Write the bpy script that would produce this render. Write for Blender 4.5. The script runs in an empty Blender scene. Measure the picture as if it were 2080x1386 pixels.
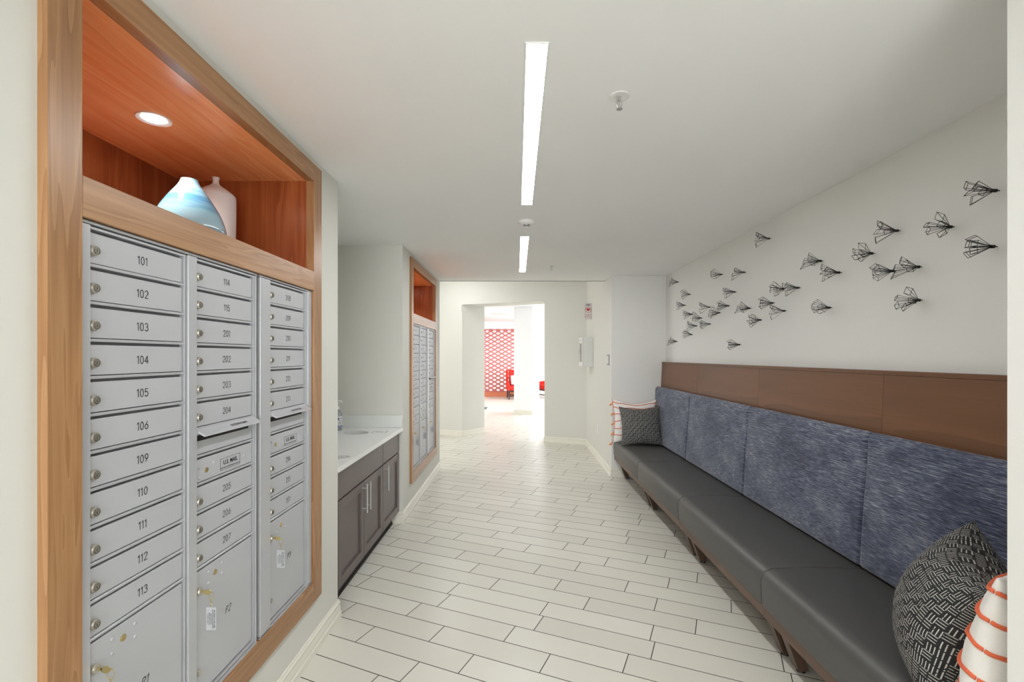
import bpy, bmesh, math, random
from mathutils import Vector, Matrix
D = bpy.data
S = bpy.context.scene
C = S.collection
random.seed(7)
PI = math.pi

# ------------------------------------------------------------------ camera
F = 968.0                      # focal length in pixels of a 2080 px wide frame
PX, PY = 1050.0, 724.0         # principal point
EYE = 1.475
cam = D.cameras.new('camera'); co = D.objects.new('camera', cam); C.objects.link(co)
co.location = (0, 0, EYE); co.rotation_euler = (PI/2, 0, 0)
cam.sensor_width = 36.0; cam.lens = F/2080*36
cam.shift_x = -(PX-1040)/2080; cam.shift_y = (PY-693)/2080
cam.clip_start = 0.02; cam.clip_end = 100
S.camera = co

# ------------------------------------------------------------------ view, world
S.view_settings.view_transform = 'Standard'; S.view_settings.look = 'None'
S.view_settings.gamma = 1.0; S.view_settings.use_curve_mapping = False
S.view_settings.exposure = 0.76
W = D.worlds.new('world'); S.world = W; W.use_nodes = True
W.node_tree.nodes['Background'].inputs[0].default_value = (0.85, 0.92, 1.0, 1)
W.node_tree.nodes['Background'].inputs[1].default_value = 1.0

def area(name, loc, rot, sx, sy, power, col=(1, 1, 1)):
    l = D.lights.new(name, 'AREA'); l.shape = 'RECTANGLE'; l.size = sx; l.size_y = sy
    l.energy = power; l.color = col
    o = D.objects.new(name, l); C.objects.link(o); o.location = loc; o.rotation_euler = rot
    return o
LED = 32.0          # radiance of the ceiling strips
# added fill at the corridor's near end, and daylight through the lobby windows
area('unseen_area_light', (0.07, -3.3, 1.45), (PI/2+0.38, 0, 0), 1.9, 1.7, 70, (0.95, 0.98, 1.0))
area('unseen_area_light', (5.2, 13.8, 1.6), (0, PI/2, 0), 2.4, 6.5, 225, (0.95, 0.97, 1.0))
area('added_backlight', (-1.3, 17.75, 1.4), (PI/2, 0, 0), 3.0, 2.2, 16, (1.0, 0.97, 0.93))  # added lamp that whitens the screen's holes from behind
area('unseen_area_light', (-5.0, 7.9, 1.7), (0, -PI/2, 0), 2.2, 1.8, 34, (1.0, 0.97, 0.93))

# ------------------------------------------------------------------ helpers
def srgb(r, g, b):
    f = lambda c: (c/255/12.92) if c/255 <= 0.04045 else ((c/255+0.055)/1.055)**2.4
    return (f(r), f(g), f(b), 1.0)

class NT:
    def __init__(s, name):
        s.m = D.materials.new(name); s.m.use_nodes = True; s.t = s.m.node_tree
        s.b = s.t.nodes['Principled BSDF']
    def n(s, typ, **kw):
        x = s.t.nodes.new(typ)
        for k, v in kw.items():
            if k.startswith('_'): x.inputs[k[1:]].default_value = v
            else: setattr(x, k, v)
        return x
    def l(s, a, b): s.t.links.new(a, b)
    def coord(s, scale=(1, 1, 1), kind='Object', rot=(0, 0, 0)):
        tc = s.n('ShaderNodeTexCoord'); mp = s.n('ShaderNodeMapping')
        mp.inputs['Scale'].default_value = scale; mp.inputs['Rotation'].default_value = rot
        s.l(tc.outputs[kind], mp.inputs['Vector']); return mp.outputs['Vector']
    def noise(s, vec, scale, detail=3, rough=0.5, dist=0.0):
        x = s.n('ShaderNodeTexNoise', _Scale=scale, _Detail=detail, _Roughness=rough, _Distortion=dist)
        s.l(vec, x.inputs['Vector']); return x.outputs['Fac']
    def ramp(s, fac, stops):
        r = s.n('ShaderNodeValToRGB'); e = r.color_ramp.elements
        while len(e) < len(stops): e.new(0.5)
        for i, (p, c) in enumerate(stops): e[i].position = p; e[i].color = c
        s.l(fac, r.inputs['Fac']); return r.outputs['Color']
    def math(s, op, a, b=None, c=None):
        x = s.n('ShaderNodeMath', operation=op)
        for i, v in enumerate((a, b, c)):
            if v is None: continue
            if isinstance(v, (int, float)): x.inputs[i].default_value = v
            else: s.l(v, x.inputs[i])
        return x.outputs[0]
    def mix(s, fac, a, b, mode='MIX'):
        x = s.n('ShaderNodeMix', data_type='RGBA', blend_type=mode)
        for i, v in ((0, fac), (6, a), (7, b)):
            if isinstance(v, (int, float)): x.inputs[i].default_value = v
            elif isinstance(v, tuple): x.inputs[i].default_value = v
            else: s.l(v, x.inputs[i])
        return x.outputs[2]
    def bump(s, h, strength=0.3, dist=0.002):
        b = s.n('ShaderNodeBump', _Strength=strength, _Distance=dist)
        s.l(h, b.inputs['Height']); s.l(b.outputs[0], s.b.inputs['Normal'])
    def col(s, c):
        if isinstance(c, tuple): s.b.inputs['Base Color'].default_value = c
        else: s.l(c, s.b.inputs['Base Color'])
    def set(s, rough=0.5, metal=0.0, spec=0.5, **kw):
        s.b.inputs['Roughness'].default_value = rough; s.b.inputs['Metallic'].default_value = metal
        s.b.inputs['Specular IOR Level'].default_value = spec
        for k, v in kw.items(): s.b.inputs[k.replace('_', ' ')].default_value = v
        return s.m

def plain(name, c, rough=0.5, metal=0.0, spec=0.5, var=0.04, vscale=30, bump=0.0, **kw):
    t = NT(name); v = t.coord()
    n = t.noise(v, vscale, 3)
    k = 1-var
    t.col(t.ramp(n, [(0.3, (c[0]*k, c[1]*k, c[2]*k, 1)), (0.7, c)]))
    if bump: t.bump(n, bump, 0.001)
    return t.set(rough, metal, spec, **kw)

def wood(name, stops, axis='Z', rough=0.35, scale=1.0, contrast=1.0, cath=0.5):
    t = NT(name)
    sc = {'X': (0.6, 9, 9), 'Y': (9, 0.6, 9), 'Z': (9, 9, 0.6)}[axis]
    v = t.coord(tuple(a*scale for a in sc))
    big = t.noise(v, 1.0, 2, 0.5, 1.4)
    rings = t.math('FRACT', t.math('MULTIPLY', big, 9.0*cath+2))
    sc2 = {'X': (3, 160, 160), 'Y': (160, 3, 160), 'Z': (160, 160, 3)}[axis]
    fine = t.noise(t.coord(sc2), 1.0, 3, 0.6)
    f = t.math('ADD', t.math('MULTIPLY', rings, 0.26), t.math('MULTIPLY', big, 0.52))
    f = t.math('ADD', f, t.math('MULTIPLY', fine, 0.35))
    t.col(t.ramp(f, stops)); t.bump(fine, 0.05, 0.0005)
    return t.set(rough)

def textured_wall(name, c, strength=0.12, horiz=True):
    t = NT(name)
    v = t.coord((6, 6, 260) if horiz else (60, 60, 60))
    n = t.noise(v, 1.0, 2)
    n2 = t.noise(t.coord(), 0.7, 2)
    k = 0.965
    t.col(t.ramp(n2, [(0.3, (c[0]*k, c[1]*k, c[2]*k, 1)), (0.7, c)]))
    t.bump(n, strength, 0.001)
    return t.set(0.75, spec=0.25)

M = {}
M['wall'] = textured_wall('wall_paint_warm', srgb(216, 215, 207), 0.08, False)
M['wallcover'] = textured_wall('wallcovering_woven', srgb(230, 229, 225), 0.22, True)
M['ceiling'] = textured_wall('ceiling_paint', srgb(243, 243, 241), 0.03, False)
M['base'] = plain('baseboard_enamel', srgb(228, 225, 212), 0.35, var=0.01)
M['lobbywhite'] = plain('lobby_white_paint', srgb(238, 238, 240), 0.6, var=0.01)
M['grout'] = plain('grout_dark', srgb(52, 49, 43), 0.9)
M['dark'] = plain('dark_void', srgb(30, 27, 24), 0.8)

def tile_mat():
    t = NT('floor_porcelain')
    at = t.n('ShaderNodeAttribute'); at.attribute_name = 'shade'
    n = t.noise(t.coord((1, 1, 1)), 14, 5, 0.6)
    base = t.ramp(at.outputs['Fac'], [(0.0, srgb(208, 204, 193)), (1.0, srgb(217, 214, 203))])
    t.col(t.mix(t.math('MULTIPLY', n, 0.22), base, srgb(194, 191, 181)))
    return t.set(0.30, spec=0.45)
M['tile'] = tile_mat()

TAN = [(0.12, srgb(106, 70, 42)), (0.42, srgb(146, 104, 66)), (0.62, srgb(162, 120, 80)), (0.88, srgb(176, 136, 96))]
LAMPLIT = [(0.15, srgb(104, 48, 22)), (0.45, srgb(140, 70, 34)), (0.65, srgb(156, 84, 44)), (0.85, srgb(170, 98, 54))]  # niche veneer: frame wood reddened, warm lamplight put into the colour
BRN = [(0.1, srgb(84, 54, 35)), (0.45, srgb(106, 70, 45)), (0.7, srgb(118, 78, 51)), (0.9, srgb(128, 88, 59))]
for ax in 'YZX':
    M['tan'+ax] = wood('walnut_tan_'+ax, TAN, ax, 0.32, 1.0)
    M['red'+ax] = wood('walnut_lamplit_'+ax, LAMPLIT, ax, 0.30, 0.8, cath=0.3)
M['redlight'] = wood('walnut_lamplit_bright', [(0.15, srgb(206, 124, 72)), (0.45, srgb(236, 160, 104)), (0.65, srgb(242, 172, 118)), (0.85, srgb(246, 184, 130))], 'Y', 0.22, 0.8, cath=0.25)  # niche ceiling: same veneer, its brightness put into the colour
M['brnY'] = wood('bench_veneer', BRN, 'Y', 0.38, 0.35, cath=0.15)
LEG = [(0.1, srgb(58, 42, 32)), (0.45, srgb(76, 56, 43)), (0.7, srgb(86, 65, 50)), (0.9, srgb(96, 74, 58))]
M['brnZ'] = wood('bench_leg_wood', LEG, 'Z', 0.42, 0.5, cath=0.2)
M['brnR'] = wood('bench_rail_wood', [(p, (c[0]*1.45, c[1]*1.45, c[2]*1.45, 1)) for p, c in LEG], 'Y', 0.42, 0.5, cath=0.2)
M['alu'] = plain('mailbox_silver_paint', srgb(180, 181, 184), 0.42, 0.0, 0.5, var=0.02, vscale=8)
M['alu2'] = plain('mailbox_frame_aluminium', srgb(186, 187, 190), 0.30, 0.25, var=0.02)
M['aludark'] = plain('mailbox_channel', srgb(120, 120, 124), 0.4, 0.3)
M['nickel'] = plain('lock_nickel', srgb(186, 180, 166), 0.3, 0.6)
M['nickeldark'] = plain('lock_keyway', srgb(70, 64, 58), 0.5, 0.3)
M['brass'] = plain('brass', srgb(196, 178, 126), 0.3, 0.8)
M['steel'] = plain('brushed_steel', srgb(200, 200, 200), 0.28, 0.9)
M['ink'] = plain('engraved_black', srgb(28, 28, 30), 0.6, var=0.0)
M['acrylic'] = plain('clear_tag', srgb(226, 228, 230), 0.15, 0.0, var=0.0, Transmission_Weight=0.55)
M['vanity'] = plain('cabinet_espresso', srgb(96, 84, 82), 0.38, var=0.05)
M['vanitydark'] = plain('cabinet_gap', srgb(30, 24, 22), 0.6)
M['quartz'] = plain('quartz_white', srgb(226, 227, 224), 0.22, var=0.015, vscale=120)
M['vinyl'] = plain('seat_vinyl', srgb(76, 75, 73), 0.42, var=0.04, vscale=200, bump=0.04)
M['black'] = plain('black_plastic', srgb(22, 22, 22), 0.45)
M['wire'] = plain('black_wire', srgb(20, 20, 20), 0.5, 0.3)
M['white'] = plain('white_plastic', srgb(232, 231, 228), 0.4, var=0.0)
M['whitemetal'] = plain('white_powder_coat', srgb(220, 220, 216), 0.4, var=0.0)
M['grey'] = plain('grey_plate', srgb(150, 150, 150), 0.4, 0.3)
M['red'] = plain('sign_red', srgb(190, 40, 50), 0.5, var=0.0)
M['redfab'] = plain('red_upholstery', srgb(214, 40, 26), 0.8, var=0.1)
M['legdark'] = plain('dark_stained_leg', srgb(36, 24, 24), 0.4)
M['coral'] = plain('coral_cord', srgb(226, 108, 72), 0.9, var=0.2, vscale=400, bump=0.5)
M['peach'] = plain('peach_tassel', srgb(238, 160, 112), 0.9, var=0.15, vscale=300)
M['cotton'] = plain('white_cotton', srgb(236, 233, 228), 0.9, var=0.03, vscale=150, bump=0.15)
M['porcelain'] = plain('matte_white_ceramic', srgb(200, 188, 184), 0.55, var=0.02)
M['screenpink'] = plain('screen_rose_wood', srgb(192, 108, 104), 0.6, var=0.1)
M['screenbase'] = plain('screen_base_wood', srgb(206, 120, 84), 0.5, var=0.1)
M['pale'] = plain('pale_cushion', srgb(200, 202, 200), 0.9)
M['liquid'] = plain('clear_gel_bottle', srgb(214, 222, 226), 0.1, 0.0, var=0.0, Transmission_Weight=0.7)
M['blueprint'] = plain('blue_label', srgb(70, 84, 150), 0.5, var=0.0)
M['rug'] = plain('grey_mat', srgb(96, 96, 98), 0.95)
def emit(name, c, s):
    t = NT(name); t.col(srgb(250, 250, 248))
    t.b.inputs['Emission Color'].default_value = c; t.b.inputs['Emission Strength'].default_value = s
    return t.set(0.5)
M['led'] = emit('led_diffuser', (0.97, 0.985, 1.0, 1), LED)
M['lamp'] = emit('downlight_lens', (1, 0.93, 0.82, 1), 14)

def chenille():
    t = NT('chenille_navy')
    d = t.noise(t.coord((15, 15, 520)), 1.0, 2, 0.6)
    d2 = t.noise(t.coord((40, 40, 800)), 1.0, 2, 0.5)
    w = t.noise(t.coord((3, 3, 5)), 1.0, 3, 0.6)
    f = t.math('ADD', t.math('MULTIPLY', d, 0.55), t.math('MULTIPLY', d2, 0.3))
    f = t.math('ADD', f, t.math('MULTIPLY', w, 0.25))
    t.col(t.ramp(f, [(0.43, srgb(12, 14, 22)), (0.475, srgb(48, 54, 76)), (0.57, srgb(78, 86, 112)), (0.68, srgb(160, 163, 168))]))
    t.bump(d, 0.5, 0.003)
    m = t.set(0.85, spec=0.3); t.b.inputs['Sheen Weight'].default_value = 0.3
    return m
M['chenille'] = chenille()

def maze():
    t = NT('charcoal_maze_weave')
    uv = t.coord((17, 17, 1), 'UV')
    sep = t.n('ShaderNodeSeparateXYZ'); t.l(uv, sep.inputs[0])
    x, y = sep.outputs[0], sep.outputs[1]
    fx, fy = t.math('FLOOR', x), t.math('FLOOR', y)
    cmb = t.n('ShaderNodeCombineXYZ'); t.l(fx, cmb.inputs[0]); t.l(fy, cmb.inputs[1])
    wn = t.n('ShaderNodeTexWhiteNoise', noise_dimensions='2D'); t.l(cmb.outputs[0], wn.inputs['Vector'])
    chk = t.math('MODULO', t.math('ADD', fx, fy), 2.0)
    sel = t.math('GREATER_THAN', t.math('ADD', t.math('MULTIPLY', chk, 0.6), wn.outputs[0]), 0.8)
    fr = lambda a: t.math('FRACT', a)
    a = t.math('ADD', t.math('MULTIPLY', x, sel), t.math('MULTIPLY', y, t.math('SUBTRACT', 1.0, sel)))
    b = t.math('ADD', t.math('MULTIPLY', y, sel), t.math('MULTIPLY', x, t.math('SUBTRACT', 1.0, sel)))
    stripe = t.math('GREATER_THAN', fr(t.math('MULTIPLY', a, 3.0)), 0.73)
    gap = t.math('LESS_THAN', t.math('ABSOLUTE', t.math('SUBTRACT', fr(b), 0.5)), 0.43)
    m = t.math('MULTIPLY', stripe, gap)
    n = t.noise(t.coord((90, 90, 90)), 1.0, 2)
    m2 = t.math('MULTIPLY', m, t.math('GREATER_THAN', n, 0.36))
    t.col(t.mix(m2, srgb(38, 38, 40), srgb(190, 188, 182)))
    t.bump(m, 0.6, 0.003)
    return t.set(0.7, spec=0.3)
M['maze'] = maze()

def vase_mat():
    t = NT('glazed_blue_ceramic')
    z = t.n('ShaderNodeSeparateXYZ'); tc = t.n('ShaderNodeTexCoord'); t.l(tc.outputs['Object'], z.inputs[0])
    n = t.noise(t.coord((6, 6, 60)), 1.0, 3, 0.6)
    h = t.math('ADD', t.math('MULTIPLY', z.outputs[2], 3.7), t.math('MULTIPLY', n, 0.35))
    t.col(t.ramp(h, [(0.05, srgb(40, 62, 74)), (0.30, srgb(66, 100, 118)), (0.46, srgb(146, 178, 190)), (0.66, srgb(132, 172, 190)), (0.86, srgb(70, 128, 166)), (1.0, srgb(128, 168, 188))]))
    m = t.set(0.12); t.b.inputs['Coat Weight'].default_value = 0.6
    return m
M['vase'] = vase_mat()

class MB:
    """collects shapes into one mesh"""
    def __init__(s): s.bm = bmesh.new()
    def poly(s, pts):
        return s.bm.faces.new([s.bm.verts.new(p) for p in pts])
    def box(s, x0, x1, y0, y1, z0, z1, bev=0.0, seg=2):
        b = bmesh.new(); r = bmesh.ops.create_cube(b, size=1)
        for v in b.verts:
            v.co = Vector(((x0+x1)/2+v.co.x*(x1-x0), (y0+y1)/2+v.co.y*(y1-y0), (z0+z1)/2+v.co.z*(z1-z0)))
        if bev: bmesh.ops.bevel(b, geom=b.edges[:], offset=bev, segments=seg, affect='EDGES', profile=0.6)
        s.merge(b); return s
    def merge(s, b, mat=None):
        if mat is not None: bmesh.ops.transform(b, matrix=mat, verts=b.verts)
        me = D.meshes.new('tmp'); b.to_mesh(me); b.free(); s.bm.from_mesh(me); D.meshes.remove(me)
    def prism(s, prof, axis, a, b, bev=0.0, seg=2):
        """closed 2-D profile swept along an axis; profile coordinates are the two other axes in xyz order"""
        m = bmesh.new()
        def P(p, t):
            return {'X': (t, p[0], p[1]), 'Y': (p[0], t, p[1]), 'Z': (p[0], p[1], t)}[axis]
        v0 = [m.verts.new(P(p, a)) for p in prof]; v1 = [m.verts.new(P(p, b)) for p in prof]
        n = len(prof)
        f0 = m.faces.new(v0); f1 = m.faces.new(v1[::-1])
        for i in range(n): m.faces.new((v0[i], v1[i], v1[(i+1) % n], v0[(i+1) % n]))
        bmesh.ops.recalc_face_normals(m, faces=m.faces[:])
        if bev:
            bmesh.ops.bevel(m, geom=list(f0.edges)+list(f1.edges), offset=bev, segments=seg, affect='EDGES', profile=0.6)
        s.merge(m); return s
    def cyl(s, p0, p1, r0, r1=None, n=20, caps=True):
        r1 = r0 if r1 is None else r1
        p0, p1 = Vector(p0), Vector(p1); d = p1-p0
        m = bmesh.new(); bmesh.ops.create_cone(m, cap_ends=caps, segments=n, radius1=max(r0, 1e-5), radius2=max(r1, 1e-5), depth=d.length)
        q = Vector((0, 0, 1)).rotation_difference(d.normalized())
        s.merge(m, Matrix.Translation((p0+p1)/2) @ q.to_matrix().to_4x4()); return s
    def tube(s, pts, r, n=8, closed=False):
        pts = [Vector(p) for p in pts]; N = len(pts); rings = []
        up = Vector((0.13, 0.37, 0.92)).normalized()
        for i, p in enumerate(pts):
            if closed: t = pts[(i+1) % N]-pts[i-1]
            else: t = pts[min(i+1, N-1)]-pts[max(i-1, 0)]
            t.normalize(); a = t.cross(up)
            if a.length < 1e-3: a = t.cross(Vector((1, 0, 0)))
            a.normalize(); b = t.cross(a)
            rr = r[i] if isinstance(r, (list, tuple)) else r
            rings.append([s.bm.verts.new(p+(a*math.cos(2*PI*k/n)+b*math.sin(2*PI*k/n))*rr) for k in range(n)])
        for i in range(N if closed else N-1):
            A, B = rings[i], rings[(i+1) % N]
            for k in range(n): s.bm.faces.new((A[k], A[(k+1) % n], B[(k+1) % n], B[k]))
        if not closed:
            s.bm.faces.new(rings[0][::-1]); s.bm.faces.new(rings[-1])
        return s
    def lathe(s, prof, c=(0, 0, 0), n=48, sx=1.0, sy=1.0, caps=True):
        rings = []
        for r, z in prof:
            rings.append([s.bm.verts.new((c[0]+r*sx*math.cos(2*PI*k/n), c[1]+r*sy*math.sin(2*PI*k/n), c[2]+z)) for k in range(n)])
        for A, B in zip(rings, rings[1:]):
            for k in range(n): s.bm.faces.new((A[k], A[(k+1) % n], B[(k+1) % n], B[k]))
        if caps: s.bm.faces.new(rings[0][::-1]); s.bm.faces.new(rings[-1])
        return s

def origin_of(o):
    return Vector(o['_org']) if o is not None and '_org' in o else Vector((0, 0, 0))

def build(mb, name, mat, parent=None, smooth=False, world=True, angle=40):
    """one mesh object; world coordinates are made local to the thing's base"""
    bm = mb.bm if isinstance(mb, MB) else mb
    bmesh.ops.recalc_face_normals(bm, faces=bm.faces[:]) if bm.faces else None
    me = D.meshes.new(name); 
    if parent is not None and world:
        bmesh.ops.translate(bm, verts=bm.verts[:], vec=-origin_of(parent))
    bm.to_mesh(me); bm.free()
    for m in (mat if isinstance(mat, list) else [mat]): me.materials.append(M[m] if isinstance(m, str) else m)
    if smooth:
        me.polygons.foreach_set('use_smooth', [True]*len(me.polygons))
        try: me.set_sharp_from_angle(angle=math.radians(angle))
        except Exception: pass
    o = D.objects.new(name, me); C.objects.link(o)
    if parent is not None:
        o.parent = parent
        if '_org' in parent: o['_org'] = parent['_org']
    return o

def tag(o, label, cat, group=None, kind=None):
    if label: o['label'] = label
    if cat: o['category'] = cat
    if group: o['group'] = group
    if kind: o['kind'] = kind
    return o
def thing(name, label, cat, loc=(0, 0, 0), group=None):
    o = D.objects.new(name, None); C.objects.link(o); o.location = loc; o['_org'] = tuple(loc)
    o.empty_display_size = 0.1
    return tag(o, label, cat, group)
def struct(mb, name, mat, label=None, **kw):
    o = build(mb, name, mat, **kw); o['kind'] = 'structure'
    if label: o['label'] = label
    return o
def copy_tree(o, parent=None):
    c = o.copy(); C.objects.link(c); c.parent = parent
    for ch in o.children: copy_tree(ch, c)
    return c

def at(x, y, X=None, Y=None, Z=None):
    """the point on the given plane that the photograph shows at pixel x, y"""
    dx, dz = (x-PX)/F, -(y-PY)/F
    if X is not None: Y = X/dx
    elif Z is not None: Y = (Z-EYE)/dz
    return Vector((dx*Y, Y, EYE+dz*Y))

def text_mesh(txt, size, font_bold=0.0, align='CENTER'):
    c = D.curves.new('t', 'FONT'); c.body = txt; c.size = size; c.align_x = align; c.align_y = 'CENTER'
    c.offset = font_bold; c.resolution_u = 3
    o = D.objects.new('t', c); C.objects.link(o)
    dg = bpy.context.evaluated_depsgraph_get(); dg.update()
    me = D.meshes.new_from_object(o.evaluated_get(dg))
    b = bmesh.new(); b.from_mesh(me); D.objects.remove(o); D.curves.remove(c); D.meshes.remove(me)
    return b
# basis: text's x axis -> u, text's y axis -> v, at origin p
def basis(u, v, p):
    u, v = Vector(u), Vector(v); w = u.cross(v)
    m = Matrix((u, v, w)).transposed().to_4x4(); m.translation = Vector(p); return m

def arc(cx, cy, rx, ry, a0, a1, n=10):
    return [(cx+rx*math.cos(math.radians(a0+(a1-a0)*i/n)), cy+ry*math.sin(math.radians(a0+(a1-a0)*i/n))) for i in range(n+1)]
STROKES = {
 '0': [arc(.3, .5, .26, .5, 0, 360, 20)],
 '1': [[(.12, .82), (.34, 1.0), (.34, 0)]],
 '2': [arc(.3, .72, .26, .28, 170, -35, 10)+[(.04, 0), (.58, 0)]],
 '3': [arc(.3, .76, .23, .24, 160, -90, 10), arc(.3, .27, .27, .27, 90, -155, 10)],
 '4': [[(.44, 0), (.44, 1.0), (.02, .3), (.6, .3)]],
 '5': [[(.54, 1.0), (.12, 1.0), (.08, .56)]+arc(.29, .32, .27, .32, 128, -150, 12)],
 '6': [[(.46, 1.0), (.1, .48)]+arc(.3, .3, .26, .30, 150, 510, 20)],
 '7': [[(.04, 1.0), (.56, 1.0), (.2, 0)]],
 '8': [arc(.3, .76, .21, .24, 0, 360, 16), arc(.3, .27, .26, .27, 0, 360, 16)],
 '9': [[(.14, 0), (.5, .52)]+arc(.3, .70, .26, .30, -30, 330, 20)],
 'P': [[(.08, 0), (.08, 1.0)], [(.08, 1.0)]+arc(.28, .75, .26, .25, 90, -90, 10)+[(.08, .5)]],
}
def stroke_text(mb, txt, h, th, M4, slant=0.0):
    x = 0.0; W_ = sum(.5 if ch == '1' else .78 for ch in txt)-.16
    for ch in txt:
        off = -0.12 if ch == '1' else 0
        for line in STROKES[ch]:
            pts = [((x+off+px+slant*py-W_/2)*h, (py-.5)*h) for px, py in line]
            for (a, b) in zip(pts, pts[1:]):
                d = Vector((b[0]-a[0], b[1]-a[1])); L = d.length
                if L < 1e-6: continue
                d /= L; n = Vector((-d.y, d.x))*th/2; e = d*th*0.35
                q = [Vector(a)-e+n, Vector(a)-e-n, Vector(b)+e-n, Vector(b)+e+n]
                mb.poly([M4 @ Vector((p.x, p.y, 0)) for p in q])
        x += .5 if ch == '1' else .78

# ------------------------------------------------------------------ room dimensions
XL, XR, XN, CZ = -1.011, 1.155, 1.823, EYE+0.982
YN0, YN1 = 1.1225, 5.825          # bench recess
YV0, YV1 = 2.689, 4.212           # vanity recess
YE = 6.23                          # end of the left wall
HZ = 3.05                          # hall ceiling
TH = -0.41; cT, sT = math.cos(TH), math.sin(TH)

# ------------------------------------------------------------------ floor
TW = 0.15463; V0 = -0.0888; TL = 3.955*TW; G = 0.0044
PH = {12: 3.15, 13: .58, 14: 2.81, 15: 1.15, 16: 1.84, 17: 1.67, 18: 3.05, 19: 1.55, 20: .25, 21: 1.82, 22: 2.9, 23: .61}
def make_floor():
    bm = bmesh.new(); lay = bm.loops.layers.float_color.new('shade')
    def q(pts, z, mi, s):
        f = bm.faces.new([bm.verts.new((p[0]*cT-p[1]*sT, p[0]*sT+p[1]*cT, z)) for p in pts]); f.material_index = mi
        for l in f.loops: l[lay] = (s, s, s, 1)
    rnd = random.Random(3)
    q([(-14, -8), (14, -8), (14, 24), (-14, 24)], -0.0016, 1, 0)
    for k in range(-28, 150):
        v0 = V0+k*TW; ph = PH.get(k, ((k*1.37+0.9*math.sin(k*2.1)) % 3.955))*TW
        for j in range(-22, 16):
            u0 = ph+j*TL; um, vm = u0+TL/2, v0+TW/2
            x, y = um*cT-vm*sT, um*sT+vm*cT
            if not (-5.6 < x < 5.6 and -3.9 < y < 19.6): continue
            q([(u0+G/2, v0+G/2), (u0+TL-G/2, v0+G/2), (u0+TL-G/2, v0+TW-G/2), (u0+G/2, v0+TW-G/2)], 0, 0, rnd.random())
    return struct(bm, 'floor', ['tile', 'grout'], 'pale plank tiles laid at an angle with thin dark joints')
make_floor()

# ------------------------------------------------------------------ walls and ceiling
def wall(name, boxes, mat='wall', label=None):
    m = MB()
    for b in boxes: m.box(*b)
    return struct(m, name, mat, label)
T = 0.02
def left_block(name, y0, y1, oy):
    """wall skin around a mailbox opening whose frame starts at oy"""
    a, b = oy+0.01, oy+1.403
    return wall(name, [(XL-T, XL, y0, a, 0, CZ), (XL-T, XL, b, y1, 0, CZ), (XL-T, XL, a, b, 0, 0.285), (XL-T, XL, a, b, 2.405, CZ),
                       (-1.9, XL-T, y1-T, y1, 0, CZ)])
OY1, OY2 = 1.0045, 1.0045+3.484
left_block('wall_left', -3.4, YV0, OY1)
left_block('wall_left_far', YV1+T, YE, OY2)
wall('wall_vanity_far', [(-1.9, XL, YV1, YV1+T, 0, CZ)])
wall('wall_vanity_back', [(-1.70, -1.66, YV0, YV1, 0, CZ)])
wall('wall_right', [(XR, XR+T, -3.4, YN0, 0, CZ), (XR+T, XN+0.2, YN0-T, YN0, 0, CZ)], 'wallcover')
wall('wall_bench_back', [(XN, XN+T, YN0, YN1, 0, CZ)], 'wallcover')
wall('wall_bench_far', [(XR, XN+0.2, YN1, YN1+T, 0, CZ)], 'wallcover')
wall('wall_right_far', [(XR, XR+T, YN1+T, 8.3, 0, HZ)], 'wall')
wall('ceiling', [(-2.1, XN+0.3, -3.5, 6.25, CZ, CZ+0.03), (-2.1, XN+0.3, 6.22, 6.25, CZ, HZ+0.02)], 'ceiling')
wall('ceiling_hall', [(-5.3, XR+0.1, 6.25, 10.9, HZ, HZ+0.03)], 'ceiling')
# near end of the corridor: wall with an added window for the fill light
wall('wall_near', [(XL-T, -0.95, -3.42, -3.4, 0, CZ), (1.1, XR+T, -3.42, -3.4, 0, CZ), (-0.95, 1.1, -3.42, -3.4, 0, 0.55), (-0.95, 1.1, -3.42, -3.4, 2.3, CZ)])
m = MB()
for (a, b, c, d) in ((-0.95, -0.9, .55, 2.3), (1.05, 1.1, .55, 2.3), (-0.95, 1.1, .55, .60), (-0.95, 1.1, 2.25, 2.3), (0.05, 0.1, .55, 2.3)):
    m.box(a, b, -3.44, -3.38, c, d)
struct(m, 'added_window', 'base')
# hall left side
wall('wall_hall_left', [(-5.3, -5.28, 6.2, 6.9, 0, HZ), (-5.3, -5.28, 8.9, 11, 0, HZ), (-5.3, -5.28, 6.9, 8.9, 2.8, HZ), (-5.3, -5.28, 6.9, 8.9, 0, 0.6)])
wall('wall_hall_near', [(-5.3, -1.9, YE-T, YE, 0, HZ)])

# back wall at the tile angle, with a wide opening
A = Vector((-1.007, 8.76)); B = Vector((0.4727, 8.17)); dW = (B-A).normalized(); nW = Vector((-dW.y, dW.x))
JB = Vector((-0.625, 9.17)); KB = Vector((0.66, 8.60))
HO = 2.425
def ext(a, b): return a+dW*b
m = MB()
far = ext(A, -4.9); near = ext(B, 0.80)
m.prism([tuple(far), tuple(A), tuple(JB), tuple(ext(JB, -5.2))], 'Z', 0, HO)
m.prism([tuple(B), tuple(near), tuple(ext(KB, 0.9)), tuple(KB)], 'Z', 0, HO)
m.prism([tuple(far), tuple(near), tuple(ext(KB, 0.9)), tuple(ext(JB, -5.2))], 'Z', HO, HZ)
struct(m, 'wall_hall_back', 'wall')

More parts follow.
